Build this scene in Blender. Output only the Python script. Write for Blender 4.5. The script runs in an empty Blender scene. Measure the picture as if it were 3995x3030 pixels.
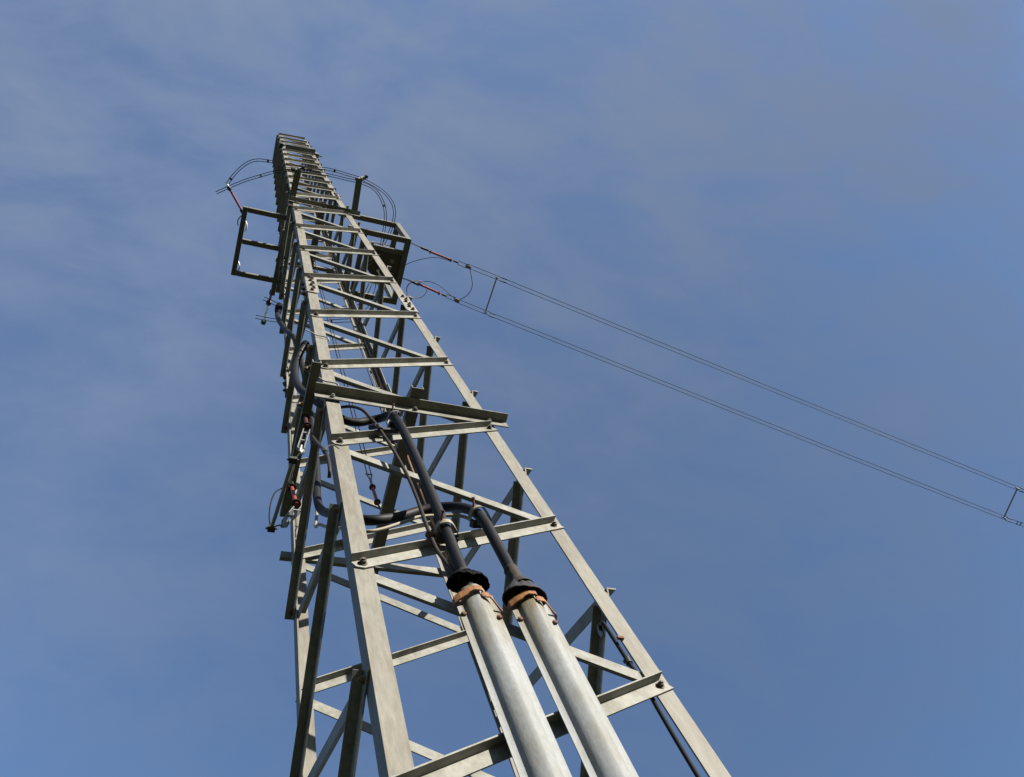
import bpy, bmesh, math, random
from mathutils import Vector, Matrix
random.seed(7)
scene = bpy.context.scene
V = Vector

# ---------------------------------------------------------------- camera
CAM = V((-1.226, -2.332, -1.951))
RX = V((0.93486, -0.25662, -0.24532)); RY = V((0.16259, 0.92377, -0.34671)); RZ = V((0.31559, 0.28424, 0.90532))
cam = bpy.data.cameras.new('camera'); camo = bpy.data.objects.new('camera', cam)
scene.collection.objects.link(camo)
m = Matrix.Identity(4)
for i in range(3):
    m[i][0] = RX[i]; m[i][1] = -RY[i]; m[i][2] = -RZ[i]; m[i][3] = CAM[i]
camo.matrix_world = m
cam.sensor_fit = 'HORIZONTAL'; cam.sensor_width = 36.0; cam.lens = 3765.73 / 3995 * 36
cam.clip_start = 0.05; cam.clip_end = 5000
scene.camera = camo

# ---------------------------------------------------------------- light
SUN_EL, SUN_AZ = math.radians(21.5), math.radians(-35)      # azimuth measured from the front normal (-y) towards the left (-x)
sdir = V((-math.sin(SUN_AZ) * math.cos(SUN_EL), -math.cos(SUN_AZ) * math.cos(SUN_EL), math.sin(SUN_EL)))
sun = bpy.data.lights.new('sun', 'SUN'); suno = bpy.data.objects.new('sun', sun); scene.collection.objects.link(suno)
sun.energy = 5.0; sun.angle = math.radians(0.5); sun.color = (1.0, 0.94, 0.84)
suno.rotation_euler = (-sdir).to_track_quat('-Z', 'Y').to_euler(); suno.location = sdir * 40

world = bpy.data.worlds.new('World'); scene.world = world; world.use_nodes = True
wn = world.node_tree; wn.nodes.clear()
def N(t, **k):
    n = wn.nodes.new(t)
    for a, b in k.items(): setattr(n, a, b)
    return n
sky = N('ShaderNodeTexSky'); sky.sky_type = 'NISHITA'; sky.sun_disc = False
sky.sun_elevation = SUN_EL; sky.sun_rotation = math.atan2(sdir.x, sdir.y)
sky.air_density = 1.0; sky.dust_density = 0.3; sky.ozone_density = 4.3
geo = N('ShaderNodeTexCoord'); mp = N('ShaderNodeMapping')
mp.inputs['Rotation'].default_value = (0.4, 0.2, 0.5); mp.inputs['Scale'].default_value = (1.0, 2.0, 1.3)
wn.links.new(geo.outputs['Generated'], mp.inputs['Vector'])
nz = N('ShaderNodeTexNoise'); nz.inputs['Scale'].default_value = 6.0; nz.inputs['Detail'].default_value = 10; nz.inputs['Roughness'].default_value = 0.58
nz.inputs['Distortion'].default_value = 0.25
wn.links.new(mp.outputs['Vector'], nz.inputs['Vector'])
ramp = N('ShaderNodeMapRange'); ramp.inputs['From Min'].default_value = 0.34; ramp.inputs['From Max'].default_value = 0.66
ramp.inputs['To Min'].default_value = 0.55; ramp.inputs['To Max'].default_value = 1.45
wn.links.new(nz.outputs['Fac'], ramp.inputs['Value'])
# the veil of high cloud is thicker overhead and thins out to the east
dotn = N('ShaderNodeVectorMath', operation='DOT_PRODUCT'); dotn.inputs[1].default_value = (-0.1, -0.7, 0.7)
wn.links.new(geo.outputs['Generated'], dotn.inputs[0])
veil = N('ShaderNodeMapRange'); veil.inputs['From Min'].default_value = 0.0; veil.inputs['From Max'].default_value = 0.7
veil.inputs['To Min'].default_value = 0.18; veil.inputs['To Max'].default_value = 0.70
wn.links.new(dotn.outputs['Value'], veil.inputs['Value'])
mul = N('ShaderNodeMath', operation='MULTIPLY', use_clamp=True)
wn.links.new(ramp.outputs['Result'], mul.inputs[0]); wn.links.new(veil.outputs['Result'], mul.inputs[1])
cloudmix = N('ShaderNodeMix', data_type='RGBA')
cloudmix.inputs[7].default_value = (0.95, 1.24, 1.86, 1)
wn.links.new(mul.outputs['Value'], cloudmix.inputs['Factor']); wn.links.new(sky.outputs['Color'], cloudmix.inputs[6])
low = N('ShaderNodeVectorMath', operation='DOT_PRODUCT'); low.inputs[1].default_value = (0.73, 0.43, 0.53)
wn.links.new(geo.outputs['Generated'], low.inputs[0])
lowr = N('ShaderNodeMapRange'); lowr.inputs['From Min'].default_value = 0.6; lowr.inputs['From Max'].default_value = 1.0
lowr.inputs['To Min'].default_value = 0.95; lowr.inputs['To Max'].default_value = 0.68
wn.links.new(low.outputs['Value'], lowr.inputs['Value'])
damp = N('ShaderNodeVectorMath', operation='SCALE'); wn.links.new(cloudmix.outputs[2], damp.inputs[0]); wn.links.new(lowr.outputs['Result'], damp.inputs['Scale'])
bg = N('ShaderNodeBackground'); bg.inputs['Strength'].default_value = 0.091
wn.links.new(damp.outputs['Vector'], bg.inputs['Color'])
wo = N('ShaderNodeOutputWorld'); wn.links.new(bg.outputs['Background'], wo.inputs['Surface'])
vs = scene.view_settings; vs.view_transform = 'Standard'; vs.look = 'None'; vs.exposure = 1.45; vs.gamma = 1.0

# ---------------------------------------------------------------- materials
def mat(name, col, rough=0.5, metal=0.0, dirt=None, dirt_amt=0.0, var=0.15, scale=30.0, stretch=(1, 1, 1), bump=0.0, spec=0.5, dirt_scale=6.0, tone=0, stain=None):
    mt = bpy.data.materials.new(name); mt.use_nodes = True; nt = mt.node_tree; b = nt.nodes['Principled BSDF']
    def n(t, **k):
        x = nt.nodes.new(t)
        for a, c in k.items(): setattr(x, a, c)
        return x
    tc = n('ShaderNodeTexCoord'); mpp = n('ShaderNodeMapping'); mpp.inputs['Scale'].default_value = stretch
    nt.links.new(tc.outputs['Object'], mpp.inputs['Vector'])
    n1 = n('ShaderNodeTexNoise'); n1.inputs['Scale'].default_value = scale; n1.inputs['Detail'].default_value = 6; n1.inputs['Roughness'].default_value = 0.65
    nt.links.new(mpp.outputs['Vector'], n1.inputs['Vector'])
    mr = n('ShaderNodeMapRange'); mr.inputs['From Min'].default_value = 0.3; mr.inputs['From Max'].default_value = 0.7
    mr.inputs['To Min'].default_value = 1 - var; mr.inputs['To Max'].default_value = 1 + var
    nt.links.new(n1.outputs['Fac'], mr.inputs['Value'])
    src = None
    mx = n('ShaderNodeMix', data_type='RGBA', blend_type='MULTIPLY'); mx.inputs['Factor'].default_value = 1.0
    mx.inputs[6].default_value = (*col, 1)
    nt.links.new(mr.outputs['Result'], mx.inputs[7]); src = mx.outputs[2]
    if dirt:
        n2 = n('ShaderNodeTexNoise'); n2.inputs['Scale'].default_value = dirt_scale; n2.inputs['Detail'].default_value = 8; n2.inputs['Roughness'].default_value = 0.7
        nt.links.new(mpp.outputs['Vector'], n2.inputs['Vector'])
        r2 = n('ShaderNodeMapRange'); r2.inputs['From Min'].default_value = 0.45; r2.inputs['From Max'].default_value = 0.7
        r2.inputs['To Min'].default_value = 0; r2.inputs['To Max'].default_value = dirt_amt
        nt.links.new(n2.outputs['Fac'], r2.inputs['Value'])
        m2 = n('ShaderNodeMix', data_type='RGBA'); m2.inputs[7].default_value = (*dirt, 1)
        nt.links.new(r2.outputs['Result'], m2.inputs['Factor']); nt.links.new(src, m2.inputs[6]); src = m2.outputs[2]
    if tone:
        oi = n('ShaderNodeObjectInfo'); tr = n('ShaderNodeMapRange'); tr.inputs['To Min'].default_value = 1 - tone; tr.inputs['To Max'].default_value = 1 + tone * .7
        nt.links.new(oi.outputs['Random'], tr.inputs['Value'])
        m3 = n('ShaderNodeMix', data_type='RGBA', blend_type='MULTIPLY'); m3.inputs['Factor'].default_value = 1.0
        nt.links.new(src, m3.inputs[6]); nt.links.new(tr.outputs['Result'], m3.inputs[7]); src = m3.outputs[2]
    if stain:                                    # rusty run-off below a height: colour, z where it starts, z where it is gone
        sx = n('ShaderNodeSeparateXYZ'); nt.links.new(tc.outputs['Object'], sx.inputs[0])
        zr = n('ShaderNodeMapRange'); zr.inputs['From Min'].default_value = stain[2]; zr.inputs['From Max'].default_value = stain[1]; nt.links.new(sx.outputs['Z'], zr.inputs['Value'])
        ms = n('ShaderNodeMapping'); ms.inputs['Scale'].default_value = (1, 1, .12); nt.links.new(tc.outputs['Object'], ms.inputs['Vector'])
        ns = n('ShaderNodeTexNoise'); ns.inputs['Scale'].default_value = 42; ns.inputs['Detail'].default_value = 4; nt.links.new(ms.outputs['Vector'], ns.inputs['Vector'])
        rs = n('ShaderNodeMapRange'); rs.inputs['From Min'].default_value = .38; rs.inputs['From Max'].default_value = .62; nt.links.new(ns.outputs['Fac'], rs.inputs['Value'])
        mm = n('ShaderNodeMath', operation='MULTIPLY'); nt.links.new(zr.outputs['Result'], mm.inputs[0]); nt.links.new(rs.outputs['Result'], mm.inputs[1])
        m4 = n('ShaderNodeMix', data_type='RGBA'); m4.inputs[7].default_value = (*stain[0], 1)
        nt.links.new(mm.outputs['Value'], m4.inputs['Factor']); nt.links.new(src, m4.inputs[6]); src = m4.outputs[2]
    nt.links.new(src, b.inputs['Base Color'])
    b.inputs['Roughness'].default_value = rough; b.inputs['Metallic'].default_value = metal; b.inputs['Specular IOR Level'].default_value = spec
    rr = n('ShaderNodeMapRange'); rr.inputs['To Min'].default_value = max(0, rough - .1); rr.inputs['To Max'].default_value = min(1, rough + .12)
    nt.links.new(n1.outputs['Fac'], rr.inputs['Value']); nt.links.new(rr.outputs['Result'], b.inputs['Roughness'])
    if bump:
        bp = n('ShaderNodeBump'); bp.inputs['Strength'].default_value = bump; bp.inputs['Distance'].default_value = 0.004
        nt.links.new(n1.outputs['Fac'], bp.inputs['Height']); nt.links.new(bp.outputs['Normal'], b.inputs['Normal'])
    return mt
M = {}
M['leg'] = mat('weathered_galvanised_leg', (0.142, 0.134, 0.111), 0.62, 0.0, (0.088, 0.074, 0.052), 0.8, 0.2, 38, (1.6, 1.6, 0.3), 0.2, 0.3, 9, 0.05)
M['steel'] = mat('weathered_galvanised_steel', (0.186, 0.183, 0.162), 0.55, 0.0, (0.078, 0.071, 0.050), 0.75, 0.18, 34, (1, 1, 1), 0.12, 0.2, 8, 0.14)
M['guard'] = mat('galvanised_guard', (0.178, 0.187, 0.188), 0.68, 0.0, (0.120, 0.112, 0.080), 0.7, 0.13, 75, (1.2, 1.2, 0.6), 0.22, 0.3, 7, 0.03, ((0.105, 0.082, 0.036), 0.98, 0.55))
M['channel'] = mat('dull_channel_steel', (0.105, 0.10, 0.087), 0.6, 0.0, (0.062, 0.055, 0.042), 0.5, 0.12, 40, (1, 1, 1), 0.05, 0.3)
M['rubber'] = mat('black_cable_sheath', (0.0085, 0.0088, 0.0105), 0.55, 0.0, (0.018, 0.013, 0.011), 0.5, 0.2, 45, (1, 1, 1), 0.1, 0.14)
M['tarp'] = mat('black_torn_boot', (0.003, 0.003, 0.0035), 0.7, 0.0, None, 0, 0.2, 40, (1, 1, 1), 0.3, 0.06)
M['boot'] = mat('grey_black_boot', (0.02, 0.02, 0.022), 0.75, 0.0, (0.045, 0.042, 0.04), 0.6, 0.2, 40, (1, 1, 1), 0.2, 0.25)
M['tape'] = mat('dusty_black_tape', (0.028, 0.024, 0.021), 0.8, 0.0, (0.055, 0.04, 0.03), 0.6, 0.3, 60, (1, 1, 1), 0.4, 0.2)
M['lead'] = mat('brown_grey_cable', (0.024, 0.018, 0.015), 0.6, 0.0, None, 0, 0.2, 50, (1, 1, 1), 0, 0.15)
M['tan'] = mat('tan_glass_fibre', (0.17, 0.145, 0.10), 0.6, 0.0, (0.10, 0.075, 0.045), 0.4, 0.1, 40)
M['copper'] = mat('copper_earth_cable', (0.24, 0.118, 0.055), 0.5, 0.1, (0.16, 0.13, 0.09), 0.5, 0.2, 40, (1, 1, 0.4))
M['rust'] = mat('rusty_bolt', (0.085, 0.032, 0.018), 0.85, 0.0, (0.05, 0.02, 0.012), 0.5, 0.3, 90)
M['rustband'] = mat('rusty_band', (0.22, 0.10, 0.036), 0.65, 0.0, (0.05, 0.018, 0.011), 1.0, 0.3, 50, (1, 1, 1), 0.2, 0.25, 16)
M['bolt'] = mat('weathered_bolt', (0.05, 0.04, 0.03), 0.7, 0.05, (0.09, 0.048, 0.02), 0.6, 0.2, 90)
M['brass'] = mat('yellow_passivated_bolt', (0.13, 0.075, 0.027), 0.5, 0.1, (0.15, 0.085, 0.03), 0.5, 0.2, 90)
M['red'] = mat('red_silicone', (0.22, 0.023, 0.012), 0.5, 0.0, (0.065, 0.012, 0.009), 0.5, 0.1, 40)
M['dullred'] = mat('dull_red_silicone', (0.07, 0.014, 0.012), 0.6, 0.0, (0.04, 0.012, 0.01), 0.5, 0.1, 40, (1, 1, 1), 0, 0.2)
M['white'] = mat('white_fibre', (0.75, 0.74, 0.71), 0.5, 0.0, None, 0, 0.05, 40)
M['dark'] = mat('dark_fitting', (0.013, 0.012, 0.011), 0.6, 0.1, None, 0, 0.2, 60)
M['bright'] = mat('bright_galvanised_fitting', (0.19, 0.19, 0.188), 0.4, 0.4, (0.11, 0.105, 0.10), 0.5, 0.15, 70)
M['wire'] = mat('dark_wire', (0.012, 0.0115, 0.0115), 0.6, 0.0, None, 0, 0.1, 60, (1, 1, 1), 0, 0.08)
M['linewire'] = mat('grey_wire', (0.03, 0.026, 0.024), 0.6, 0.0, None, 0, 0.1, 60, (1, 1, 1), 0, 0.08)
M['plate'] = mat('brown_steel_plate', (0.05, 0.036, 0.028), 0.6, 0.0, (0.027, 0.021, 0.019), 0.5, 0.1, 20)
M['grass'] = mat('grass', (0.027, 0.035, 0.0135), 0.9, 0.0, (0.043, 0.04, 0.024), 0.7, 0.3, 2.0, (1, 1, 1), 0, 0.2, 0.4)
M['blocker'] = mat('sky_blocker_green', (0.019, 0.027, 0.011), 0.95, 0.0, (0.032, 0.032, 0.016), 0.6, 0.3, 1.0, (1, 1, 1), 0, 0.1, 0.2)  # dark green for the added ring that blocks low sky light
# ---------------------------------------------------------------- mesh helpers
class MB:
    def __init__(s): s.v = []; s.f = []; s.sm = []
    def add(s, vs, fs, smooth=False):
        o = len(s.v); s.v += [tuple(x) for x in vs]
        for f in fs: s.f.append(tuple(i + o for i in f)); s.sm.append(smooth)
    def prism(s, poly, d):                       # closed polygon swept along d
        n = len(poly); vs = [V(p) for p in poly] + [V(p) + d for p in poly]
        fs = [tuple(range(n))[::-1], tuple(range(n, 2 * n))] + [(i, (i + 1) % n, n + (i + 1) % n, n + i) for i in range(n)]
        s.add(vs, fs)
    def bar(s, o, a, b, c):                      # box: corner + three edge vectors
        o = V(o); s.prism([o, o + a, o + a + b, o + b], c)
    def box(s, lo, hi):
        lo, hi = V(lo), V(hi); s.bar(lo, V((hi.x - lo.x, 0, 0)), V((0, hi.y - lo.y, 0)), V((0, 0, hi.z - lo.z)))
    def angle(s, p0, p1, u, v, a, b, t):         # L section, corner line p0-p1
        p0, p1 = V(p0), V(p1)
        s.prism([p0, p0 + u * a, p0 + u * a + v * t, p0 + u * t + v * t, p0 + u * t + v * b, p0 + v * b], p1 - p0)
    def chan(s, p0, p1, u, v, w, h, t):          # C section: web along u (width w), flanges along v (height h)
        p0, p1 = V(p0) - u * (w / 2), V(p1) - u * (w / 2); d = p1 - p0
        s.prism([p0, p0 + u * w, p0 + u * w + v * h, p0 + u * (w - t) + v * h, p0 + u * (w - t) + v * t, p0 + u * t + v * t, p0 + u * t + v * h, p0 + v * h], d)
    def tube(s, pts, r, n=12, smooth=True, caps=True):
        pts = [V(p) for p in pts]; rs = r if isinstance(r, (list, tuple)) else [r] * len(pts)
        t0 = (pts[1] - pts[0]).normalized(); up = V((0, 0, 1)) if abs(t0.z) < .9 else V((1, 0, 0))
        x = t0.cross(up).normalized(); vs = []
        for i, p in enumerate(pts):
            t = (pts[min(i + 1, len(pts) - 1)] - pts[max(i - 1, 0)]).normalized()
            x = (x - t * x.dot(t)).normalized(); y = t.cross(x)
            for k in range(n):
                a = 2 * math.pi * k / n; vs.append(p + (x * math.cos(a) + y * math.sin(a)) * rs[i])
        fs = []
        for i in range(len(pts) - 1):
            for k in range(n): fs.append((i * n + k, i * n + (k + 1) % n, (i + 1) * n + (k + 1) % n, (i + 1) * n + k))
        s.add(vs, fs, smooth)
        if caps:
            s.add(vs[:n], [tuple(range(n))[::-1]]); s.add(vs[-n:], [tuple(range(n))])
    def cyl(s, p0, p1, r, n=12, r1=None): s.tube([p0, p1], [r, r if r1 is None else r1], n, n > 6)
    def mesh(s, name):
        me = bpy.data.meshes.new(name); me.from_pydata(s.v, [], s.f)
        me.polygons.foreach_set('use_smooth', s.sm); me.update()
        bm = bmesh.new(); bm.from_mesh(me); bmesh.ops.recalc_face_normals(bm, faces=bm.faces); bm.to_mesh(me); bm.free()
        return me
    def build(s, name, mt, parent=None):
        o = bpy.data.objects.new(name, s.mesh(name)); o.data.materials.append(M[mt]); scene.collection.objects.link(o)
        if parent:
            o.parent = parent
            q = parent
            while q.parent: q = q.parent
            if parent.type == 'EMPTY' or parent is q: o.location = -q.location
        return o
def tag(o, label=None, cat=None, group=None, kind=None):
    if label: o['label'] = label
    if cat: o['category'] = cat
    if group: o['group'] = group
    if kind: o['kind'] = kind
    return o
def thing(name, label, cat, loc, group=None):
    o = bpy.data.objects.new(name, None); scene.collection.objects.link(o); o.location = loc; o.empty_display_size = .1
    return tag(o, label, cat, group)
def spline(pts, k=8):
    P = [V(p) for p in pts]; out = []
    Q = [P[0] * 2 - P[1]] + P + [P[-1] * 2 - P[-2]]
    for i in range(1, len(Q) - 2):
        for j in range(k):
            t = j / k; a, b, c, d = Q[i - 1], Q[i], Q[i + 1], Q[i + 2]
            out.append(0.5 * ((2 * b) + (c - a) * t + (2 * a - 5 * b + 4 * c - d) * t * t + (3 * b - a - 3 * c + d) * t ** 3))
    out.append(P[-1]); return out
X, Y, Z = V((1, 0, 0)), V((0, 1, 0)), V((0, 0, 1))

# ---------------------------------------------------------------- ground
GZ = -3.55
g = MB(); nn = 64
g.add([(0, 0, GZ)] + [(1500 * math.cos(2 * math.pi * i / nn), 1500 * math.sin(2 * math.pi * i / nn), GZ) for i in range(nn)],
      [(0, 1 + i, 1 + (i + 1) % nn) for i in range(nn)])
tag(g.build('ground', 'grass'), kind='structure')

# unseen ring of green slope, added to keep low sky light off undersides
h = MB(); nn = 96; hv = []
for k, (rad, base) in enumerate(((70, 0), (78, 11), (95, 16), (140, 21), (260, 24))):
    for i in range(nn):
        a = 2 * math.pi * i / nn; hh = base * (.8 + .2 * math.sin(3 * a + 1) + .12 * math.sin(7 * a + k) + random.uniform(-.12, .12))
        hv.append((rad * math.cos(a), rad * math.sin(a), GZ - .2 + hh))
h.add(hv, [(k * nn + i, k * nn + (i + 1) % nn, (k + 1) * nn + (i + 1) % nn, (k + 1) * nn + i) for k in range(4) for i in range(nn)], True)
tag(h.build('sky_blocker_ring', 'blocker'), kind='structure')

# ---------------------------------------------------------------- lattice tower
P = 1.21389; ZA = 30.957; ZB = 9.7 * P; SU = 0.0075; ZTOP = 15.75 * P
def w(z): return .55 * (1 - z / ZA) if z <= ZB else .55 * (1 - ZB / ZA) - SU * (z - ZB)
SG = {'A': (-1, -1), 'B': (1, -1), 'C': (1, 1), 'D': (-1, 1)}
def leg(l, z): s = SG[l]; return V((s[0] * w(z), s[1] * w(z), z))
tower = thing('lattice_tower', 'tall square lattice tower of weathered galvanised steel angles rising into the sky', 'tower', (0, 0, GZ))
TL = .0075; LF = .077
bolt_m = {}
def bolt_mesh(mt):
    if mt in bolt_m: return bolt_m[mt]
    b = MB(); b.cyl((0, 0, 0), (0, 0, .003), .0185, 16); b.cyl((0, 0, .003), (0, 0, .016), .0135, 6); b.cyl((0, 0, .016), (0, 0, .023), .0075, 10)
    me = b.mesh('bolt'); me.materials.append(M[mt]); bolt_m[mt] = me; return me
def head_mesh():
    if 'head' not in bolt_m:
        b = MB(); b.cyl((0, 0, 0), (0, 0, .009), .0125, 6); b.cyl((0, 0, .009), (0, 0, .012), .0125, 6, .009); me = b.mesh('bolt_head'); me.materials.append(M['rust']); bolt_m['head'] = me
    return bolt_m['head']
def bolt(p, n, parent, mt='bolt', s=1.0, name='bolt'):
    o = bpy.data.objects.new(name, head_mesh() if mt == 'head' else bolt_mesh(mt)); scene.collection.objects.link(o); o.parent = parent
    q = V(n).to_track_quat('Z', 'Y').to_matrix().to_4x4()
    r = parent
    while r.parent: r = r.parent
    off = V((0, 0, 0)) if parent.parent else -r.location
    o.matrix_local = Matrix.Translation(V(p) + off) @ q @ Matrix.Rotation(random.uniform(0, 1), 4, 'Z') @ Matrix.Scale(s, 4); return o
for l in 'ABCD':
    s = SG[l]; mb = MB()
    zs = [GZ - .3, ZB, ZTOP]
    u, v = V((-s[0], 0, 0)), V((0, -s[1], 0))
    rings = []
    for z in zs:
        c = leg(l, z)
        lf = LF if z < ZB + 1 else LF * .9
        rings.append([c, c + u * lf, c + u * lf + v * TL, c + u * TL + v * TL, c + u * TL + v * lf, c + v * lf])
    vs = [p for r in rings for p in r]; fs = [tuple(range(6)), tuple(range(12, 18))[::-1]]
    for i in range(2):
        for k in range(6): fs.append((i * 6 + k, i * 6 + (k + 1) % 6, i * 6 + 6 + (k + 1) % 6, i * 6 + 6 + k))
    mb.add(vs, fs); lo = mb.build('leg', 'leg', tower)
    # bolted splice plates on both outer faces of the leg
    for zc, hh in ((4.85 * P, .26), (9.75 * P, .2)):
        c0, c1 = leg(l, zc - hh), leg(l, zc + hh)
        for d, n in ((u, -v), (v, -u)):
            p = MB(); p.prism([c0 + n * .002 - d * .006, c0 + n * .002 + d * (LF - .004), c0 + n * .002 + d * (LF + .012) + (c1 - c0) * .08, c1 + n * .002 + d * (LF + .012) + (c0 - c1) * .06, c1 + n * .002 + d * (LF - .008), c1 + n * .002 - d * .006], n * .008)
            sp = p.build('splice_plate', 'steel', lo)
            for k in range(6):
                f = .1 + .16 * k
                bolt(c0.lerp(c1, f) + n * .01 + d * (.05 if k % 2 else .034), n, lo, 'bolt' if k % 3 else 'rust', 1.0)
FACES = {'front': ('A', 'B', V((0, -1, 0))), 'right': ('B', 'C', V((1, 0, 0))), 'back': ('C', 'D', V((0, 1, 0))), 'left': ('D', 'A', V((-1, 0, 0)))}
LOWN = [(k * P, (k + .5) * P, (k - .5) * P) for k in range(-2, 10)]
UPN = [((9.83 + .5715 * n) * P, (10.12 + .5715 * n) * P, (9.5 if n == 0 else 10.12 + .5715 * (n - 1)) * P) for n in range(11)]
def brace(face, zl, zr, outer, big):
    a_, b_, n = FACES[face]; p0, p1 = leg(a_, zl), leg(b_, zr)
    ax = (p1 - p0); L = ax.length; ax.normalize(); e = n.cross(ax).normalized()
    if e.z < 0: e = -e
    n = ax.cross(e).normalized() * (1 if ax.cross(e).dot(n) > 0 else -1)
    fv, fh, t = (.060, .043, .006) if big else (.048, .040, .005)
    mb = MB()
    if outer:
        o = p0 + ax * .02 + n * .002; q = p1 - ax * -.004 + n * .002; top = e * fv
        ch = .028
        # vertical flange with its near lower corner cut away, then the ledge flange on top
        mb.prism([o + ax * ch, q, q + top - ax * .018, o + top, o + e * (ch * .7)], n * t)
        o2, q2 = o + top + n * (t - .001), q + top - ax * .018 + n * (t - .001)
        mb.bar(o2, q2 - o2, n * (fh - t), e * -t)
    else:
        # the flange sits on the inside of the leg angle
        o = p0 + ax * .036 - n * (TL + .002); q = p1 - ax * .068 - n * (TL + .002)
        fv *= .9; top = e * fv
        mb.prism([o, q, q + top, o + top], n * -t)
        o2, q2 = o + top - n * (t - .001), q + top - n * (t - .001)
        mb.bar(o2, q2 - o2, n * -(fh - t), e * -t)
    ob = mb.build('brace' if outer else 'diagonal_brace', 'steel', tower)
    if outer and zl > -1.5:
        mt = 'rust' if face == 'left' else 'bolt'
        bolt(p0 + ax * .058 + n * (t + .002) + e * .03, n, ob, mt, 1.0 if big else .8)
        bolt(p1 - ax * .04 + n * (t + .002) + e * .03, n, ob, ('brass' if zl < 4 else 'bolt') if face == 'left' else mt, .9 if big else .7)
for f in FACES:
    for zl, zr, zi in LOWN:
        brace(f, zl, zr, True, True); brace(f, zl, zi, False, True)
    for zl, zr, zi in UPN:
        brace(f, zl, zr, True, False); brace(f, zl, zi, False, False)
# cross arms bolted level on the faces, channels resting through the tower
def cross_arm(y, sgn, z, x0, x1, a=.07, b=.06):
    mb = MB(); n = V((0, sgn, 0)); mb.angle((x0, y + sgn * .012, z + a), (x1, y + sgn * .012, z + a), -Z, n, a * .95, b, .007)
    ob = mb.build('cross_arm', 'steel', tower)
    for bx in (-w(z) + .035, .012, w(z) - .035): bolt((bx, y + sgn * .019, z + .03), n, ob, 'bright' if bx < 0 else 'bolt', .9)
    return ob
cross_arm(-w(3.1), -1, 3.085, -.56, .575, .078, .062)
cross_arm(w(3.1), 1, 3.105, -.55, .62, .075)
cross_arm(-w(10.4), -1, 10.30, -.415, .475, .075, .058)
cross_arm(w(10.4), 1, 10.37, -.43, .50, .075)
def channel(x, y0, y1, z, wd=.07, h=.045, name='channel', mt='channel', rest=True):
    mb = MB(); mb.chan((x, y0, z), (x, y1, z), X, Z if rest else -Z, wd, h, .006); return mb.build(name, mt, tower)
channel(.012, -.63, .62, 3.168)
channel(-.575, -.68, .28, 3.168, .05, .045)
channel(0.0, -.45, .62, 10.38, .08, .05)
channel(-.325, -.27, .80, 10.33, .07, .06)
channel(-.392, .0, .85, 10.34, .055, .06)
# plate and brackets near the top
mb = MB(); zt = 13.45 * P; mb.prism([(-w(zt) + .05, -w(zt) - .012, zt), (w(zt) - .01, -w(zt) - .012, zt + .32), (w(zt) - .01, -w(zt) - .012, zt + .37), (-w(zt) + .05, -w(zt) - .012, zt + .05)], V((0, -.09, 0)))
mb.build('top_bracket', 'channel', tower)
mb = MB(); mb.box((-w(zt) - .05, -w(zt) - .07, zt + .25), (-w(zt) + .02, -w(zt) + .02, zt + .55)); mb.build('top_clamp', 'dark', tower)
mb = MB(); mb.box((w(zt) - .01, -w(zt) - .03, zt + .33), (w(zt) + .07, -w(zt) + .05, zt + .52)); mb.bar((w(zt) + .06, -w(zt), zt + .4), X * .08, Y * .02, Z * .03); mb.build('top_clamp', 'channel', tower)
# forward arms that carry the jumper wires
for xa, y0, y1 in ((-.38, -.29, -.76), (.405, -.40, -.83)):
    mb = MB(); mb.chan((xa, y0, 10.39), (xa + (.012 if xa < 0 else -.02), y1, 10.44), X, Z, .075, .045, .006); ar = mb.build('support_arm', 'channel', tower)
    mb = MB(); mb.bar((xa - .03, y1 + .02, 10.53), V((.09, -.05, 0)), V((.02, .035, 0)), Z * .04); mb.build('wire_clamp', 'white', ar)
    for dx, dy in ((-.04, .03), (.07, -.03)):
        mb = MB(); mb.box((xa + dx - .018, y1 + dy - .018, 10.50), (xa + dx + .018, y1 + dy + .018, 10.57)); mb.build('wire_clamp', 'dark', ar)
# short clamp strap round the near left leg by the channel
def strap(z, mt='dark', r=.006):
    c = leg('A', z); mb = MB()
    mb.tube(spline([c + V((-.07, -.03, .02)), c + V((-.02, -.02, .01)), c + V((.01, -.012, 0)), c + V((LF + .0, -.012, -.01)), c + V((LF + .02, .01, -.03))], 5), r, 6)
    return mb.build('strap', mt, tower)
strap(3.40, 'steel', .005); strap(4.36, 'bright', .004); strap(9.9, 'steel', .005)
for z_, yy in ((3.235, -.62), (3.235, -.40)):
    bolt((-.604, yy, z_ - .02), (-1, 0, 0), tower, 'brass', 1.15)

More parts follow.
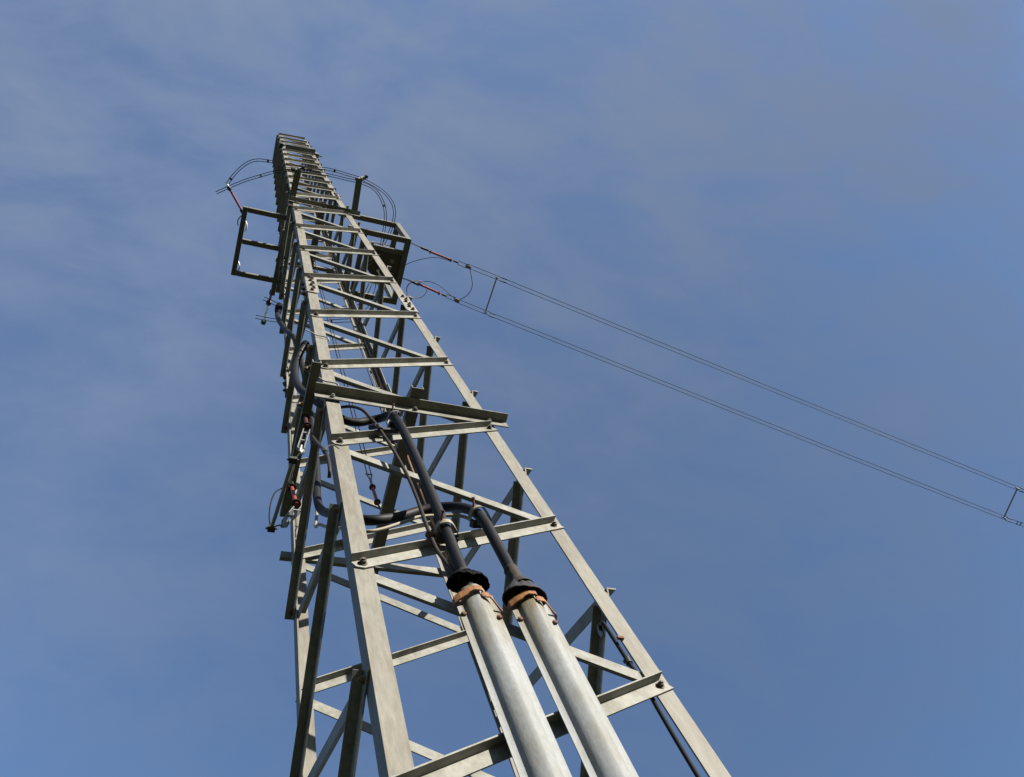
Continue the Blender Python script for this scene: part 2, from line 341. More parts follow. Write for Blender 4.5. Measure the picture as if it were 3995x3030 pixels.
# ---------------------------------------------------------------- cable guards
def guard(xc, ztop, zb, label, boot):
    yb = -.600
    root = thing('cable_guard', label, 'cable guard', (xc, yb, GZ), 'galvanised cable guards on the near face')
    half = [(.079, 0), (.0575, 0), (.0525, -.0025), (.049, -.010), (.0435, -.0185), (.033, -.0275), (.018, -.0365), (.005, -.042)]
    prof = [(-a, b) for a, b in half] + [(a, b) for a, b in half[::-1]]
    n = len(prof)
    def yoff(z): return yb - .006 + .0178 * (z - .3)      # follows the batter of the tower face
    def sec(z, inner):
        if not inner: return [V((xc + a, yoff(z) + b, z)) for a, b in prof]
        return [V((xc + a * (.93 if abs(a) < .07 else .999), yoff(z) + b * .93 + .004, z)) for a, b in prof]
    mb = MB(); zs = [GZ, -1.5, 0, .6, ztop - .05, ztop]
    for inner in (0, 1):
        vs = []; fs = []
        for z in zs: vs += sec(z, inner)
        for i in range(len(zs) - 1):
            for k in range(n - 1): fs.append((i * n + k, i * n + k + 1, (i + 1) * n + k + 1, (i + 1) * n + k))
        mb.add(vs, fs, True)
    a, b = sec(ztop, 0), sec(ztop, 1)
    mb.add(a + b, [(k, k + 1, n + k + 1, n + k) for k in range(n - 1)])
    for k in (0, n - 1):
        vs = []
        for z in zs: vs += [sec(z, 0)[k], sec(z, 1)[k]]
        mb.add(vs, [(2 * i, 2 * i + 1, 2 * i + 3, 2 * i + 2) for i in range(len(zs) - 1)])
    body = mb.build('guard_body', 'guard', root)
    for s in (-1, 1):
        for z_ in (.875, -.45): bolt((xc + s * .067, yoff(z_) - .001, z_), (0, -1, 0), body, 'head', .85)
    y0 = yoff(zb)
    def strip(pts, name, th=.006):                          # pts: x, depth, dz, half height
        mb = MB(); vs = []
        for a, b, dz, hw in pts:
            b = b * .79 if b < 0 else b; vs += [V((xc + a, y0 + b, zb + dz - hw)), V((xc + a, y0 + b, zb + dz + hw)), V((xc + a * 1.05, y0 + b - th, zb + dz + hw)), V((xc + a * 1.05, y0 + b - th, zb + dz - hw))]
        m_ = len(pts); fs = [(0, 1, 2, 3), (4 * m_ - 4, 4 * m_ - 1, 4 * m_ - 2, 4 * m_ - 3)]
        for i in range(m_ - 1):
            for k in range(4): fs.append((i * 4 + k, i * 4 + (k + 1) % 4, i * 4 + 4 + (k + 1) % 4, i * 4 + 4 + k))
        mb.add(vs, fs); return mb.build(name, 'rustband', root)
    strip([(-.084, .012, -.012, .018), (-.083, -.010, -.010, .019), (-.066, -.030, -.004, .018), (-.048, -.046, .002, .017), (-.034, -.057, .010, .014), (-.018, -.064, .016, .013), (.006, -.065, .016, .014), (.012, -.062, .013, .016)], 'clamp_band')
    strip([(.006, -.058, -.014, .015), (.018, -.060, -.016, .016), (.034, -.056, -.014, .013), (.046, -.044, -.016, .010), (.070, -.018, -.034, .005), (.085, -.006, -.044, .006), (.086, .012, -.046, .014)], 'clamp_lock', .004)
    # the black boot that hangs open over the mouth of the guard
    mb = MB(); nn = 56; vs = []; fs = []
    if boot == 'open':
        cx0, zr = xc - .012, ztop + .030
        rings = [(.083, .052, 0, .0052, 0), (.082, .051, .010, .004, 0), (.076, .047, .026, .003, 0), (.056, .040, .040, .002, .2), (.024, .024, .046, .0, 1)]
    else:
        cx0, zr = xc - .018, ztop - .004
        rings = [(.089, .056, 0, .002, 0), (.086, .055, .012, .001, 0), (.075, .049, .03, .003, .1), (.062, .045, .050, .003, .3), (.044, .040, .074, .004, .6), (.031, .031, .092, .003, 1)]
    for i, (rx, ry, dz, jit, mixc) in enumerate(rings):
        rj = random.Random(11 + i)
        for k in range(nn):
            t = 2 * math.pi * k / nn; j = jit * (rj.uniform(-.5, .5) + .7 * math.sin(5 * t + .4 * i) + .6 * math.sin(11 * t + 2) + .5 * math.sin(17 * t))
            cx = cx0 * (1 - mixc) + (xc - .014) * mixc; cy = -.612 * (1 - mixc) - .616 * mixc
            vs.append(V((cx + (rx + j * .6) * math.cos(t), cy + (ry + j * .6) * math.sin(t), zr + dz + j * .9)))
    for i in range(len(rings) - 1):
        for k in range(nn): fs.append((i * nn + k, i * nn + (k + 1) % nn, (i + 1) * nn + (k + 1) % nn, (i + 1) * nn + k))
    mb.add(vs, fs, True)
    bo = mb.build('boot', 'tarp' if boot == 'open' else 'boot', root)
    sol = bo.modifiers.new('thickness', 'SOLIDIFY'); sol.thickness = .003
    if boot != 'open':
        mb = MB(); P_ = spline([(xc - .014, -.616, zr + .055), (xc - .018, -.616, zr + .100), (xc - .022, -.617, zr + .16), (xc - .026, -.617, zr + .20)], 6)
        mb.tube(P_, [max(.0265, .050 - .0026 * i) + random.uniform(-.0022, .0022) for i in range(len(P_))], 22)
        mb.build('tape_wrap', 'tape', root)
    else:
        mb = MB(); P_ = spline([(xc - .016, -.618, zr + .045), (xc - .018, -.617, zr + .06), (xc - .018, -.616, zr + .075)], 4); mb.tube(P_, [.034, .031, .03, .029, .028, .028, .027, .027, .0262], 20); mb.build('tape_wrap', 'tape', root)
    return root
guard(-.123, 1.03, .962, 'galvanised hat-section cable guard whose torn black boot gapes open at the top', 'open')
guard(.090, 1.004, .972, 'galvanised hat-section cable guard closed by a taped black cone at its top', 'closed')

# ---------------------------------------------------------------- cables
def ring_at(p, t, r, parent, mt='white', wd=.022, name='cable_clamp', ears=True, th=.004):
    t = V(t).normalized(); mb = MB(); p = V(p)
    mb.tube([p - t * wd / 2, p - t * wd / 2, p + t * wd / 2, p + t * wd / 2], [r, r + th, r + th, r], 18)
    return mb.build(name, mt, parent)
def cable(name, pts, r, label, cat, mt='rubber', k=8, group=None, n=14):
    root = thing(name, label, cat, pts[0], group); mb = MB(); mb.tube(spline(pts, k), r, n); mb.build('sheath', mt, root); return root
c1 = [(-.124, -.594, .70), (-.130, -.600, .95), (-.139, -.611, 1.15), (-.141, -.608, 1.541), (-.144, -.607, 1.867), (-.149, -.6, 2.259), (-.158, -.588, 2.65), (-.155, -.53, 2.93), (-.183, -.46, 3.05), (-.242, -.43, 3.06), (-.313, -.42, 3.03), (-.386, -.42, 3.04), (-.47, -.43, 3.13), (-.55, -.408, 3.352), (-.59, -.375, 3.55), (-.6, -.343, 3.789), (-.597, -.335, 3.965), (-.575, -.323, 4.20), (-.553, -.355, 4.32), (-.522, -.394, 4.403)]
ca = cable('power_cable', c1, .0235, 'thick black cable leaving the gaping guard and looping out past the near left leg', 'power cable', group='black high-voltage cables')
c2 = [(.088, -.594, .70), (.080, -.602, .95), (.068, -.613, 1.2), (.063, -.609, 1.437), (.056, -.606, 1.613), (.044, -.585, 1.74), (.022, -.53, 1.88), (-.038, -.485, 1.955), (-.134, -.455, 1.95), (-.252, -.445, 1.875), (-.393, -.43, 1.84), (-.47, -.29, 2.14), (-.455, .0, 2.81), (-.40, .10, 3.6), (-.39, .09, 4.6), (-.405, .06, 5.2), (-.446, .033, 5.869), (-.472, .05, 6.057), (-.494, .136, 6.517), (-.518, .187, 6.888), (-.526, .21, 7.133), (-.52, .196, 7.30), (-.509, .162, 7.39)]
cb = cable('power_cable', c2, .0235, 'thick black cable leaving the taped cone and curving left behind the other cable', 'power cable', group='black high-voltage cables')
# rubber-lined clamps on the cables: two-finned straps with a protruding bolt
def strap_clamp(p, t, parent, mt='tan'):
    p, t = V(p), V(t).normalized(); side = t.cross(Y).normalized(); f = side.cross(t).normalized()
    if f.y > 0: f = -f
    mb = MB()
    arc = [p + side * -.062 + f * -.03, p + side * -.046 + f * .0, p + side * -.012 + f * .034, p + side * .02 + f * .032, p + side * .036 + f * .012, p + side * .04 + f * -.02]
    vs = []; fs = []
    A_ = spline(arc, 4)
    for q in A_:
        d = (q - p); d = (d - t * d.dot(t)).normalized()
        vs += [q - t * .014, q + t * .014, q + t * .014 + d * .004, q - t * .014 + d * .004]
    for i in range(len(A_) - 1):
        for k_ in range(4): fs.append((i * 4 + k_, i * 4 + (k_ + 1) % 4, i * 4 + 4 + (k_ + 1) % 4, i * 4 + 4 + k_))
    fs += [(0, 1, 2, 3), tuple(len(vs) - 1 - i for i in range(4))]
    mb.add(vs, fs, False); o = mb.build('cable_clamp', mt, parent)
    mb = MB(); b0 = p + side * .024 + f * .03; mb.cyl(b0 - f * .02, b0 + f * .035 + t * .02, .005, 8); mb.cyl(b0 + f * .035 + t * .02, b0 + f * .042 + t * .023, .008, 6)
    mb.build('clamp_bolt', 'rust', parent)
    mb = MB(); mb.bar(p + side * -.06 - f * .055 - t * .02, side * .09, f * .03, t * .035); mb.build('clamp_base', 'dark', parent)
    ring_at(p - t * .008, t, .0235, parent, 'tan', .012)
strap_clamp((-.141, -.609, 1.49), (0, 0, 1), ca)
strap_clamp((-.157, -.566, 2.80), (.02, .2, 1), ca, 'bright')
strap_clamp((.050, -.596, 1.69), (-.2, .25, .9), cb)
for p_, t_ in (((-.536, -.376, 4.365), (.4, -.45, .9)), ((-.522, -.394, 4.403), (.4, -.45, .9))): ring_at(p_, t_, .0235, ca, 'bright', .02)
mb = MB(); mb.tube([(-.53, -.383, 4.385), (-.518, -.396, 4.41), (-.512, -.402, 4.42)], [.028, .028, .022], 16); mb.build('cable_end', 'tarp', ca)
mb = MB(); mb.tube([(-.523, .205, 7.2), (-.519, .193, 7.28), (-.513, .176, 7.35), (-.509, .164, 7.385)], [.026, .035, .037, .028], 18); mb.build('cable_end', 'tarp', cb)
ring_at((-.521, .198, 7.25), (.1, -.3, 1), .034, cb, 'white', .022); ring_at((-.512, .172, 7.36), (.2, -.4, 1), .040, cb, 'bright', .008)
cable('tan_cable', [(-.41, .16, 3.5), (-.42, .15, 3.05), (-.47, .05, 2.66), (-.505, -.12, 2.35), (-.515, -.30, 1.98), (-.48, -.42, 1.76), (-.421, -.46, 1.678), (-.356, -.47, 1.691), (-.252, -.48, 1.761), (-.167, -.49, 1.817), (-.059, -.5, 1.838), (.018, -.52, 1.812), (.046, -.545, 1.73), (.05, -.57, 1.66)], .008, 'thin tan cable sagging below the thick cable that crosses behind the near left leg', 'cable', 'tan')
# thin earth lead
ld = cable('earth_lead', [(-.50, -.38, 3.20), (-.45, -.41, 3.23), (-.396, -.44, 3.176), (-.355, -.5, 3.05), (-.325, -.549, 2.891), (-.295, -.553, 2.781), (-.274, -.556, 2.69), (-.258, -.558, 2.582), (-.233, -.560, 2.409), (-.217, -.563, 2.243), (-.202, -.566, 2.047), (-.197, -.57, 1.828), (-.199, -.573, 1.646), (-.2, -.578, 1.5), (-.194, -.582, 1.344), (-.170, -.592, 1.195), (-.15, -.60, 1.05)], .0085, 'thin brown grey cable running down beside the thick cable into the gaping guard', 'cable', 'lead')
mb = MB(); mb.cyl((-.272, -.555, 2.675), (-.30, -.53, 2.70), .015, 10); mb.cyl((-.268, -.562, 2.66), (-.262, -.562, 2.61), .014, 10); mb.build('lead_clamp', 'dark', ld)
mb = MB(); mb.bar((-.27, -.56, 2.62), V((.11, .0, .03)), V((0, .02, 0)), Z * .025); mb.build('clamp_bracket', 'dark', ld)
mb = MB(); mb.cyl((-.21, -.585, 1.47), (-.185, -.565, 1.50), .016, 10); mb.build('lead_clamp', 'rust', ld)
l2 = cable('earth_lead', [(-.575, -.30, 3.20), (-.568, -.335, 3.02), (-.566, -.364, 2.909), (-.568, -.454, 2.578), (-.572, -.545, 2.28), (-.575, -.582, 2.13), (-.577, -.592, 2.02), (-.577, -.585, 1.96), (-.575, -.559, 1.945)], .0085, 'short tan cable end dangling from its tie on the near left leg', 'cable', 'lead')
mb = MB(); mb.cyl((-.57, -.535, 2.31), (-.574, -.565, 2.21), .012, 10); mb.tube(spline([(-.57, -.545, 2.28), (-.548, -.548, 2.33), (-.52, -.54, 2.37), (-.49, -.53, 2.36)], 6), .003, 6); mb.build('lead_clamp', 'dark', l2)
cable('copper_earth_cable', [(.477, .474, -3.5), (.470, .478, .5), (.462, .476, 1.842), (.47, .461, 3.0), (.462, .458, 3.5), (.45, .449, 3.979), (.437, .440, 4.45), (.425, .425, 5.3), (.411, .408, 6.3), (.404, .399, 6.9)], .0105, 'rusty copper coloured conduit strapped along the far right leg', 'conduit', 'copper')
cable('grey_conduit', [(.404, .394, 6.95), (.398, .390, 7.4), (.390, .382, 7.9), (.384, .37, 8.7)], .010, 'pale grey conduit continuing up the far right leg above the copper one', 'conduit', 'tan')
rb = cable('thin_cable', [(.432, -.485, 1.03), (.433, -.498, 1.055), (.440, -.510, 1.05), (.443, -.512, 1.0), (.447, -.516, .794), (.455, -.519, .65), (.450, -.521, .5), (.445, -.527, .189), (.445, -.54, -.6), (.45, -.56, -3.5)], .0080, 'thin dark cable with a hooked end clamped behind the near right leg', 'cable', 'wire')
for z_ in (.80, .70):
    mb = MB(); mb.cyl((.447, -.516, z_ - .02), (.449, -.516, z_ + .012), .013, 10); mb.bar((.434, -.517, z_ - .005), V((.02, 0, 0)), V((0, .012, 0)), Z * .012); mb.build('cable_clamp', 'dark', rb)
mb = MB(); mb.bar((.438, -w(.92) - .012, .90), V((.026, 0, 0)), V((0, .01, 0)), Z * .014); mb.build('clamp_hook', 'rust', rb)
mb = MB(); mb.tube(spline([(.436, -.478, 1.005), (.432, -.482, 1.032), (.434, -.495, 1.054), (.440, -.506, 1.052)], 6), .0100, 10); mb.build('pale_end_sleeve', 'bright', rb)

# ---------------------------------------------------------------- insulators
def insulator(p0, p1, label, rod='red', r=.0105, cr=.018, name='insulator', group=None, split=None, fork=None, hook=None):
    p0, p1 = V(p0), V(p1); t = (p1 - p0).normalized(); root = thing(name, label, 'insulator', p0, group)
    L = (p1 - p0).length; mb = MB(); mb.cyl(p0, p1, r, 14); mb.build('rod', rod, root)
    for q, s in ((p0, 1), (p1, -1)):
        mb = MB(); mb.tube([q - t * s * .03, q - t * s * .03, q + t * s * .004, q + t * s * .012], [r * .8, cr * .8, cr, cr * .95], 14); mb.tube([q + t * s * .012, q + t * s * .02], [cr * 1.2, cr * 1.2], 14); mb.build('end_collar', 'dark', root)
    if fork is not None:
        f = V(fork); mb = MB(); mb.cyl(p1 + t * .02, p1 + (f - p1) * .65, .009, 10); d = V((.018, 0, 0))
        for s in (-1, 1): mb.cyl(p1 + (f - p1) * .6 + d * s * .3, f + d * s, .005, 8)
        mb.cyl(f - d * 1.4, f + d * 1.4, .006, 8); mb.build('fork', 'bright', root)
    if hook is not None:
        f = V(hook); mb = MB(); mb.tube(spline([p0 - t * .02, p0.lerp(f, .5) + V((.008, 0, 0)), f], 5), .006, 8); mb.build('hook', 'dark', root)
    return root
G_IN = 'red rod insulators on the tower'
insulator((0.005, .252, 3.45), (0.003, .262, 3.71), 'red rod insulator standing on the lower channel in the open middle of the tower', group=G_IN, fork=(.0, .253, 3.87), hook=(.006, .245, 3.24))
insulator((0.005, -.19, 3.40), (0.003, -.19, 3.62), 'red rod insulator half hidden behind the thick black cable', group=G_IN, fork=(.0, -.19, 3.78), hook=(.006, -.19, 3.24))
insulator((0.0, .25, 10.24), (0.0, .25, 10.02), 'small dark insulator hanging below the upper channel at its far end', rod='red', group=G_IN, fork=(0, .25, 9.86), hook=(0, .25, 10.46))
insulator((0.0, -.19, 10.24), (0.0, -.19, 10.02), 'small dark insulator hanging below the upper channel at its near end', rod='red', group=G_IN, fork=(0, -.19, 9.86), hook=(0, -.19, 10.46))
insulator((-.585, -.375, 3.12), (-.60, -.435, 2.82), 'dull red insulator hanging outside the near left leg beside the black cable loop', rod='dullred', group=G_IN, hook=(-.58, -.36, 3.19))
insulator((-.585, .025, 3.04), (-.60, -.09, 2.60), 'bright red insulator hanging beside the far left leg over a metal link plate', group=G_IN, hook=(-.58, .05, 3.18), cr=.021)
# link plates below the two left insulators and the rod that keeps them apart
def link(p, q, label, rr):
    p, q = V(p), V(q); root = thing('link_plate', label, 'link plate', p, 'galvanised link plates below the left insulators'); d = (q - p).normalized(); s = d.cross(X).normalized()
    for k in (-1, 1):
        mb = MB(); o = p + X * .016 * k - X * .003
        mb.prism([o - s * .022, o + s * .022 + d * .01, o + (q - p) + s * .011, o + (q - p) - s * .011], X * .005); mb.build('plate', 'bright', root)
    for f in (.05, .5, .95):
        mb = MB(); c = p.lerp(q, f); mb.cyl(c - X * .02, c + X * .02, .006, 8); mb.build('pin', 'bright', root)
    mb = MB(); e = q + d * .05; mb.tube([q, q + d * .03 + X * .01, e], [.010, .016, .008], 8); mb.cyl(q + s * .02, e + s * .005, .007, 8); mb.build('shackle', 'bright', root)
    mb = MB(); mb.tube(spline([e, e.lerp(V(rr), .5) + V((.01, .0, .02)), V(rr)], 5), .004, 6); mb.build('wire_tail', 'wire', root)
    return root
link((-.61, -.13, 2.46), (-.675, -.135, 2.30), 'pale link plate with shackles below the bright red insulator', (-.715, -.05, 2.40))
link((-.615, -.452, 2.70), (-.66, -.468, 2.43), 'pale link plate with shackles below the dull red insulator', (-.695, -.465, 2.31))
sr = thing('spacer_rod', 'long tan glass fibre rod hanging loosely outside the left side of the tower', 'rod', (-.70, -.465, 2.30))
p0, p1 = V((-.70, -.460, 2.31)), V((-.72, -.033, 2.415)); mb = MB(); mb.cyl(p0, p1, .0095, 14); mb.build('rod', 'tan', sr)
for q in (p0, p1):
    mb = MB(); mb.bar(q + V((-.018, -.014, -.012)), V((.036, 0, 0)), V((0, .028, 0)), V((0, 0, .024))); mb.cyl(q + V((-.028, 0, 0)), q + V((.028, .0, .006)), .006, 8); mb.build('end_clamp', 'dark', sr)
cable('jumper_wire', [(-.72, -.019, 2.44), (-.727, -.028, 2.555), (-.72, -.047, 2.674), (-.70, -.07, 2.75), (-.66, -.06, 2.831), (-.61, -.02, 2.95)], .0038, 'thin dark wire bowed out beside the tan rod', 'wire', 'wire')
mb = MB(); mb.cyl((-.69, -.44, 2.341), (-.66, -.224, 2.57), .0075, 10)
o = mb.build('short_rod', 'tan'); tag(o, 'short tan rod end lying alongside the long tan rod', 'rod')
# upper left arrester with its red upper and white lower half
ar = thing('surge_arrester', 'red and white arrester rod hanging below the left frame', 'surge arrester', (-.39, .86, 10.5))
a0, a1, a2 = V((-.392, .86, 10.52)), V((-.40, 1.03, 10.62)), V((-.40, 1.38, 10.90))
mb = MB(); mb.cyl(a0, a1, .016, 14); mb.build('red_rod', 'red', ar); mb = MB(); mb.cyl(a1, a2, .017, 14); mb.build('white_rod', 'white', ar)
for q, t in ((a0, a1 - a0), (a1, a1 - a0), (a2, a2 - a1)):
    t = t.normalized(); mb = MB(); mb.tube([q - t * .03, q - t * .025, q + t * .025, q + t * .03], [.012, .034, .034, .012], 14); mb.build('end_collar', 'dark', ar)
mb = MB(); mb.tube([a0, (-.392, .84, 10.45), (-.392, .80, 10.37)], .02, 10); mb.build('mount', 'dark', ar)
mb = MB(); mb.cyl(a1.lerp(a2, .5) - (a2 - a1) * .02, a1.lerp(a2, .5) + (a2 - a1) * .02, .0175, 14); mb.build('grey_band', 'bright', ar)
# arrester on the tip of the left frame
la = thing('surge_arrester', 'slim red arrester rod reaching up from the corner of the left frame', 'surge arrester', (-.935, -.106, 10.45))
b0, b1 = V((-.935, -.106, 10.45)), V((-1.132, -.348, 10.45)); t = (b1 - b0).normalized()
mb = MB(); mb.cyl(b0, b1, .014, 12); mb.build('rod', 'red', la)
for q in (b0, b1): mb = MB(); mb.tube([q - t * .03, q - t * .02, q + t * .02, q + t * .03], [.012, .024, .024, .012], 12); mb.build('end_collar', 'dark', la)
mb = MB(); mb.tube([b0, (-.915, -.07, 10.44), (-.905, -.03, 10.43)], .017, 10); mb.build('mount', 'dark', la)
mb = MB(); mb.tube(spline([(-.925, -.07, 10.42), (-.965, .0, 10.40), (-.955, .07, 10.39)], 6), .006, 8); mb.build('earth_tail', 'dark', la)
mb = MB(); mb.cyl(b1, b1 + t * .07 + Z * .06, .012, 10); mb.build('top_fitting', 'white', la)

# ---------------------------------------------------------------- equipment frames
fr = thing('equipment_frame', 'open ladder-like frame of square steel bars sticking out left of the tower', 'frame', (-.35, .25, 10.37), 'equipment frames beside the tower')
S_ = .07
def rect(lo, hi, name, root, mt='channel'):
    m_ = MB(); m_.box(lo, hi); ob = m_.build(name, mt, root)
    bv = ob.modifiers.new('soft_edge', 'BEVEL'); bv.width = .004; bv.segments = 2; return ob
rect((-.935, -.185, 10.335), (-.875, .69, 10.40), 'outer_bar', fr)
for y_ in (-.185, .215, .63): rect((-.873, y_, 10.337), (-.362, y_ + .06, 10.398), 'cross_bar', fr)
for y_, s in ((-.02, 1), (.50, 1)):
    mb = MB(); mb.tube(spline([(-.872, y_ + .02, 10.405), (-.855, y_ + .05, 10.37), (-.85, y_ + .1, 10.365), (-.865, y_ + .14, 10.38)], 6), .008, 8); mb.build('rope_tie', 'white', fr)
sf = thing('equipment_frame', 'boxy two-level frame of square steel bars on the right carrying the switch plate', 'frame', (.8, .2, 10.35), 'equipment frames beside the tower')
z0, z1, zt0, zt1 = 10.32, 10.39, 11.33, 11.40
rect((1.115, -.235, z0), (1.185, .66, z1), 'outer_bar', sf)
rect((.36, -.235, z0 + .002), (1.113, -.165, z1 - .002), 'cross_bar', sf)
rect((.40, .59, z0 + .002), (1.113, .66, z1 - .002), 'cross_bar', sf)
rect((.555, -.163, z0 + .001), (.615, .588, z1 - .001), 'inner_bar', sf)
rect((.43, -.26, z0 - .07), (.485, .60, z0 - .003), 'inner_bar', sf)
rect((.617, -.06, z0 + .003), (1.113, .0, z1 - .003), 'switch_beam', sf)
rect((1.115, -.235, zt0), (1.185, .66, zt1), 'upper_outer_bar', sf)
rect((.33, -.235, zt0 + .002), (1.113, -.165, zt1 - .002), 'upper_cross_bar', sf)
rect((.33, .59, zt0 + .002), (1.113, .66, zt1 - .002), 'upper_cross_bar', sf)
for y_ in (-.233, .591): rect((1.117, y_, z1 + .001), (1.183, y_ + .068, zt0 - .001), 'post', sf)
# switch plate inside the frame
sw = thing('switch_plate', 'dark brown switch plate with a window and two terminals lying in the right frame', 'switch', (.87, .16, 10.35))
mb = MB(); mb.prism([(.66, .004, 10.34), (1.11, .004, 10.34), (1.11, .36, 10.34), (.80, .36, 10.34), (.66, .22, 10.34)], V((0, 0, .05))); mb.build('plate', 'plate', sw)
mb = MB(); mb.cyl((1.0, .10, 10.339), (1.0, .10, 10.33), .03, 18); mb.build('window', 'bright', sw)
mb = MB(); mb.box((.97, .255, 10.332), (1.06, .262, 10.3385)); mb.build('slot_rail', 'tan', sw)
mb = MB(); mb.bar((.66, .19, 10.325), V((.17, -.17, 0)), V((.018, .018, 0)), V((0, 0, .012))); mb.bar((.70, .215, 10.325), V((.15, -.15, 0)), V((.012, .012, 0)), V((0, 0, .012))); mb.build('brace_strip', 'steel', sw)
mb = MB(); mb.tube([(.847, .258, 10.338), (.847, .258, 10.30)], .018, 14); mb.build('cable_gland', 'white', sw)
mb = MB(); mb.tube(spline([(.847, .258, 10.30), (.899, .337, 10.29), (.926, .393, 10.29), (.912, .423, 10.29), (.854, .427, 10.29), (.762, .425, 10.29)], 6), .0085, 10); mb.build('conduit', 'white', sw)
for x_ in (.872, .838):
    mb = MB(); mb.tube([(x_, -.03, 10.40), (x_, -.04, 10.46), (x_ + .002, -.055, 10.52)], [.02, .014, .014], 12); mb.build('terminal', 'dark', sw)
mb = MB(); q = [(.662, .05, 10.62), (.662, -.027, 10.62), (.74, -.044, 10.62), (.98, -.049, 10.62), (1.054, -.002, 10.62), (1.06, .08, 10.62)]
for i in range(5):
    a_, b_ = V(q[i]), V(q[i + 1]); d = (b_ - a_).normalized(); mb.bar(a_, b_ - a_ + d * .003, Z * .02, d.cross(Z).normalized() * -.012)
for i in (1, 4): mb.bar(V(q[i]) - Z * .23, X * .012, Y * .012, Z * .23)
mb.build('guard_rail', 'steel', sw)

# ---------------------------------------------------------------- jumper wires of twin strands
def twin(name, pts, r, gap, label, cat, clamps=(), mt='wire', k=8, up=Z, group=None, csize=.02, cm='dark'):
    sp = spline(pts, k); root = thing(name, label, cat, pts[0], group); L = [[], []]
    for i, p in enumerate(sp):
        t = (sp[min(i + 1, len(sp) - 1)] - sp[max(i - 1, 0)]).normalized(); s = t.cross(up)
        if s.length < .05: s = X.copy()
        s.normalize(); L[0].append(p + s * gap / 2); L[1].append(p - s * gap / 2)
    for l in L: mb = MB(); mb.tube(l, r, 6); mb.build('wire', mt, root)
    for f in clamps:
        i = int(f * (len(sp) - 1)); a_, b_ = L[0][i], L[1][i]; s = (a_ - b_).normalized(); t = (sp[min(i + 1, len(sp) - 1)] - sp[i - 1]).normalized(); u = s.cross(t)
        mb = MB(); mb.bar(b_ - s * csize * .3 - t * csize * .6 - u * csize * .4, s * (gap + csize * .6), t * csize * 1.2, u * csize * .8); mb.build('spacer_clamp', cm, root)
    return root
JG = 'twin jumper wires round the upper tower'
twin('jumper_wire', [(-1.162, -.383, 10.52), (-1.136, -.445, 10.52), (-1.092, -.535, 10.52), (-1.027, -.631, 10.52), (-.942, -.715, 10.52), (-.856, -.754, 10.52), (-.752, -.769, 10.52), (-.651, -.77, 10.52), (-.509, -.763, 10.52), (-.395, -.776, 10.52), (-.2, -.81, 10.52), (-.049, -.838, 10.52), (.073, -.841, 10.52), (.214, -.832, 10.52), (.448, -.814, 10.52), (.698, -.736, 10.52), (.849, -.632, 10.52), (.918, -.519, 10.52), (.935, -.394, 10.52), (.92, -.23, 10.52), (.871, -.053, 10.52)], .0045, .028,
     'outer pair of thin dark wires arching widest round the front of the upper tower', 'jumper wire', (.06, .31, .6, .92), group=JG)
twin('jumper_wire', [(-1.273, -.25, 10.5), (-1.139, -.352, 10.5), (-.967, -.474, 10.5), (-.792, -.577, 10.5), (-.651, -.653, 10.5), (-.499, -.713, 10.5), (-.42, -.73, 10.5), (-.2, -.765, 10.5), (.01, -.776, 10.5), (.226, -.774, 10.5), (.374, -.775, 10.5), (.546, -.753, 10.5), (.665, -.687, 10.5), (.753, -.58, 10.5), (.804, -.473, 10.5), (.834, -.318, 10.5), (.846, -.072, 10.5)], .0045, .028,
     'inner pair of thin wires with a bright clamp, curving straighter to the left frame tip', 'jumper wire', (.19, .83), group=JG, cm='bright')
twin('jumper_wire', [(-.50, .875, 10.2), (-.408, .895, 10.2), (-.324, .919, 10.2), (-.125, .947, 10.2), (-.029, .942, 10.2), (.244, .881, 10.2), (.503, .798, 10.2), (.624, .739, 10.2), (.731, .60, 10.21), (.78, .44, 10.26)], .0045, .04,
     'upper pair of thin dark wires passing behind the tower below the left arrester collar', 'jumper wire', (.33,), group=JG)
twin('jumper_wire', [(-.565, 1.072, 10.0), (-.442, 1.074, 10.0), (-.301, 1.07, 10.0), (.076, 1.031, 10.0), (.359, .952, 10.0), (.509, .912, 10.0), (.613, .874, 10.0), (.795, .7, 10.05), (.86, .5, 10.2), (.87, .43, 10.28)], .0045, .04,
     'lower pair of thin dark wires passing behind the tower from the white arrester tip', 'jumper wire', (.45, .7), group=JG)
VG = 'twin upright wires inside the tower'
twin('upright_wire', [(0, .253, 3.87), (0, .253, 6.5), (0, .253, 9.86)], .0034, .028, 'pair of thin upright wires rising from the red insulator in the open middle', 'wire', (), 'linewire', 24, Y, VG, .012)
twin('upright_wire', [(0, -.19, 3.78), (0, -.19, 6.5), (0, -.19, 9.86)], .0034, .028, 'pair of thin upright wires close behind the near face of the tower', 'wire', (), 'linewire', 24, Y, VG, .012)

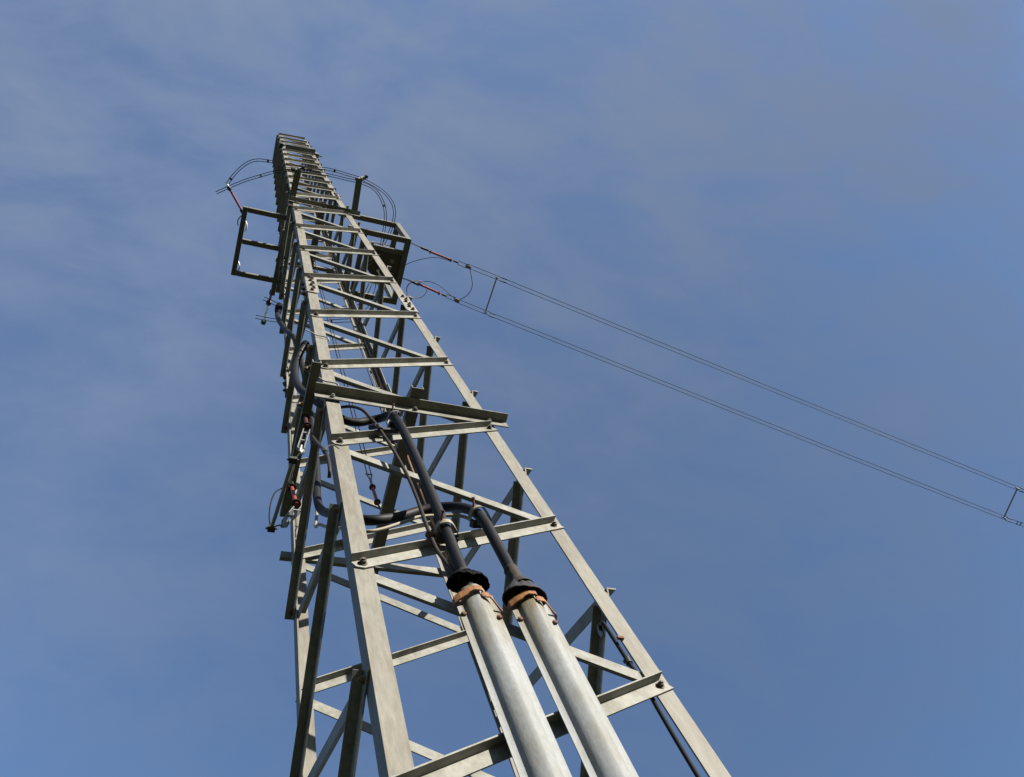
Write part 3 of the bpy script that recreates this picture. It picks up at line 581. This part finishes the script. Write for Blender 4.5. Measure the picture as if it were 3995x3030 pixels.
# ---------------------------------------------------------------- overhead conductors leaving to the right
CG = 'overhead conductor pairs leaving to the right'
def conductor(a, col0, col1, clampp, pts, lab_i, lab_c):
    a, c0, c1_, cl = V(a), V(col0), V(col1), V(clampp)
    ins = insulator(c0, c1_, lab_i, 'red', .014, .024, group='tension insulators of the conductors')
    t = (c1_ - c0).normalized(); s = t.cross(Z).normalized()
    mid = a.lerp(c0, .55)
    mb = MB()
    for k in (-1, 1): mb.cyl(a + Z * .018 * k, mid + Z * .018 * k, .005, 8)
    mb.build('yoke', 'dark', ins)
    mb = MB(); mb.bar(mid - s * .012 - Z * .03, s * .024, Z * .06, t * .1); mb.cyl(mid + t * .1, c0, .009, 8); mb.build('turnbuckle', 'dark', ins)
    mb = MB(); mb.cyl(c1_ + t * .02, c1_.lerp(cl, .4), .010, 8); mb.bar(c1_ + t * .02 - s * .01 - Z * .014, s * .02, Z * .028, t * .05); mb.build('wedge', 'dark', ins)
    st = c1_.lerp(cl, .35)
    root = twin('overhead_conductor', [st, cl] + pts, .0040, .046, lab_c, 'conductor', (), 'linewire', 10, Z, CG)
    mb = MB(); d = (V(pts[0]) - cl).normalized(); mb.bar(cl - s * .02 - Z * .035 - d * .03, s * .04, Z * .07, d * .06); mb.build('end_clamp', 'bright', root)
    for q in (V(pts[0]), V(pts[-3])):
        for k in (-1, 1):
            e = q + d * .1 + d.cross(Z).normalized() * .022 * k; mb = MB(); mb.cyl(e - d * .04, e + d * .04, .0085, 8); mb.build('wire_sleeve', 'dark', root)
    return root
conductor((1.186, -.185, 10.355), (1.429, -.145, 10.244), (1.724, -.113, 10.131), (1.933, -.09, 10.051), [(2.3, -.056, 9.912), (5.8, .42, 8.99), (10.022, 1.028, 8.206), (11.0, 1.17, 8.06), (20, 2.5, 7.2)],
          'tension insulator nearest the top corner of the right frame', 'upper overhead conductor pair running down to the right edge')
conductor((1.186, .294, 10.355), (1.362, .285, 10.16), (1.655, .327, 10.03), (1.868, .349, 9.95), [(2.248, .407, 9.841), (5.75, .87, 8.92), (9.95, 1.475, 8.146), (11.0, 1.62, 8.0), (20, 2.95, 7.1)],
          'tension insulator with the wire coil beside it, lower of the two', 'lower overhead conductor pair running down to the right edge')
for a_, b_, lab in (((2.3, -.056, 9.905), (2.248, .407, 9.835), 'beige spacer bar holding both conductor pairs apart close to the tower'), ((10.022, 1.028, 8.19), (9.95, 1.475, 8.13), 'beige spacer bar holding both conductor pairs apart at the right edge')):
    rt = thing('spacer_bar', lab, 'spacer bar', a_, 'spacer bars between conductors'); mb = MB(); mb.cyl(a_, b_, .009, 12); mb.build('rod', 'tan', rt)
    for q in (a_, b_):
        mb = MB(); mb.cyl(V(q) - Z * .035, V(q) + Z * .035, .012, 8); mb.build('end_clamp', 'bright', rt)
cable('jumper_wire', [(1.95, -.085, 10.03), (1.992, .022, 9.995), (2.02, .12, 9.95), (2.0, .22, 9.93), (1.94, .30, 9.93), (1.868, .345, 9.94)], .0045, 'single bowed wire linking the two conductor clamps', 'wire', 'wire', n=6)
cable('jumper_wire', [(1.16, .12, 10.3), (1.25, .05, 10.3), (1.418, -.04, 10.28), (1.55, -.09, 10.23), (1.72, -.10, 10.12)], .0042, 'single wire rising from the right frame to the upper tension insulator', 'wire', 'linewire', n=6)
cable('jumper_wire', [(1.36, .27, 10.17), (1.50, .22, 10.13), (1.64, .24, 10.06), (1.76, .30, 9.99), (1.868, .345, 9.945)], .0042, 'single slack wire bridging the lower tension insulator', 'wire', 'linewire', n=6)
coil = []
for i in range(29):
    a_ = 2 * math.pi * i / 22 + 2.2; c = V((1.375, .372, 10.18)); coil.append(c + V((.135, -.02, .0)) * math.cos(a_) * .98 + V((.02, .125, .03)) * math.sin(a_) + V((0, 0, .001 * i)))
cable('wire_coil', coil, .0042, 'loose round coil of thin copper wire hanging at the lower tension insulator', 'wire coil', 'copper', 2, n=6)
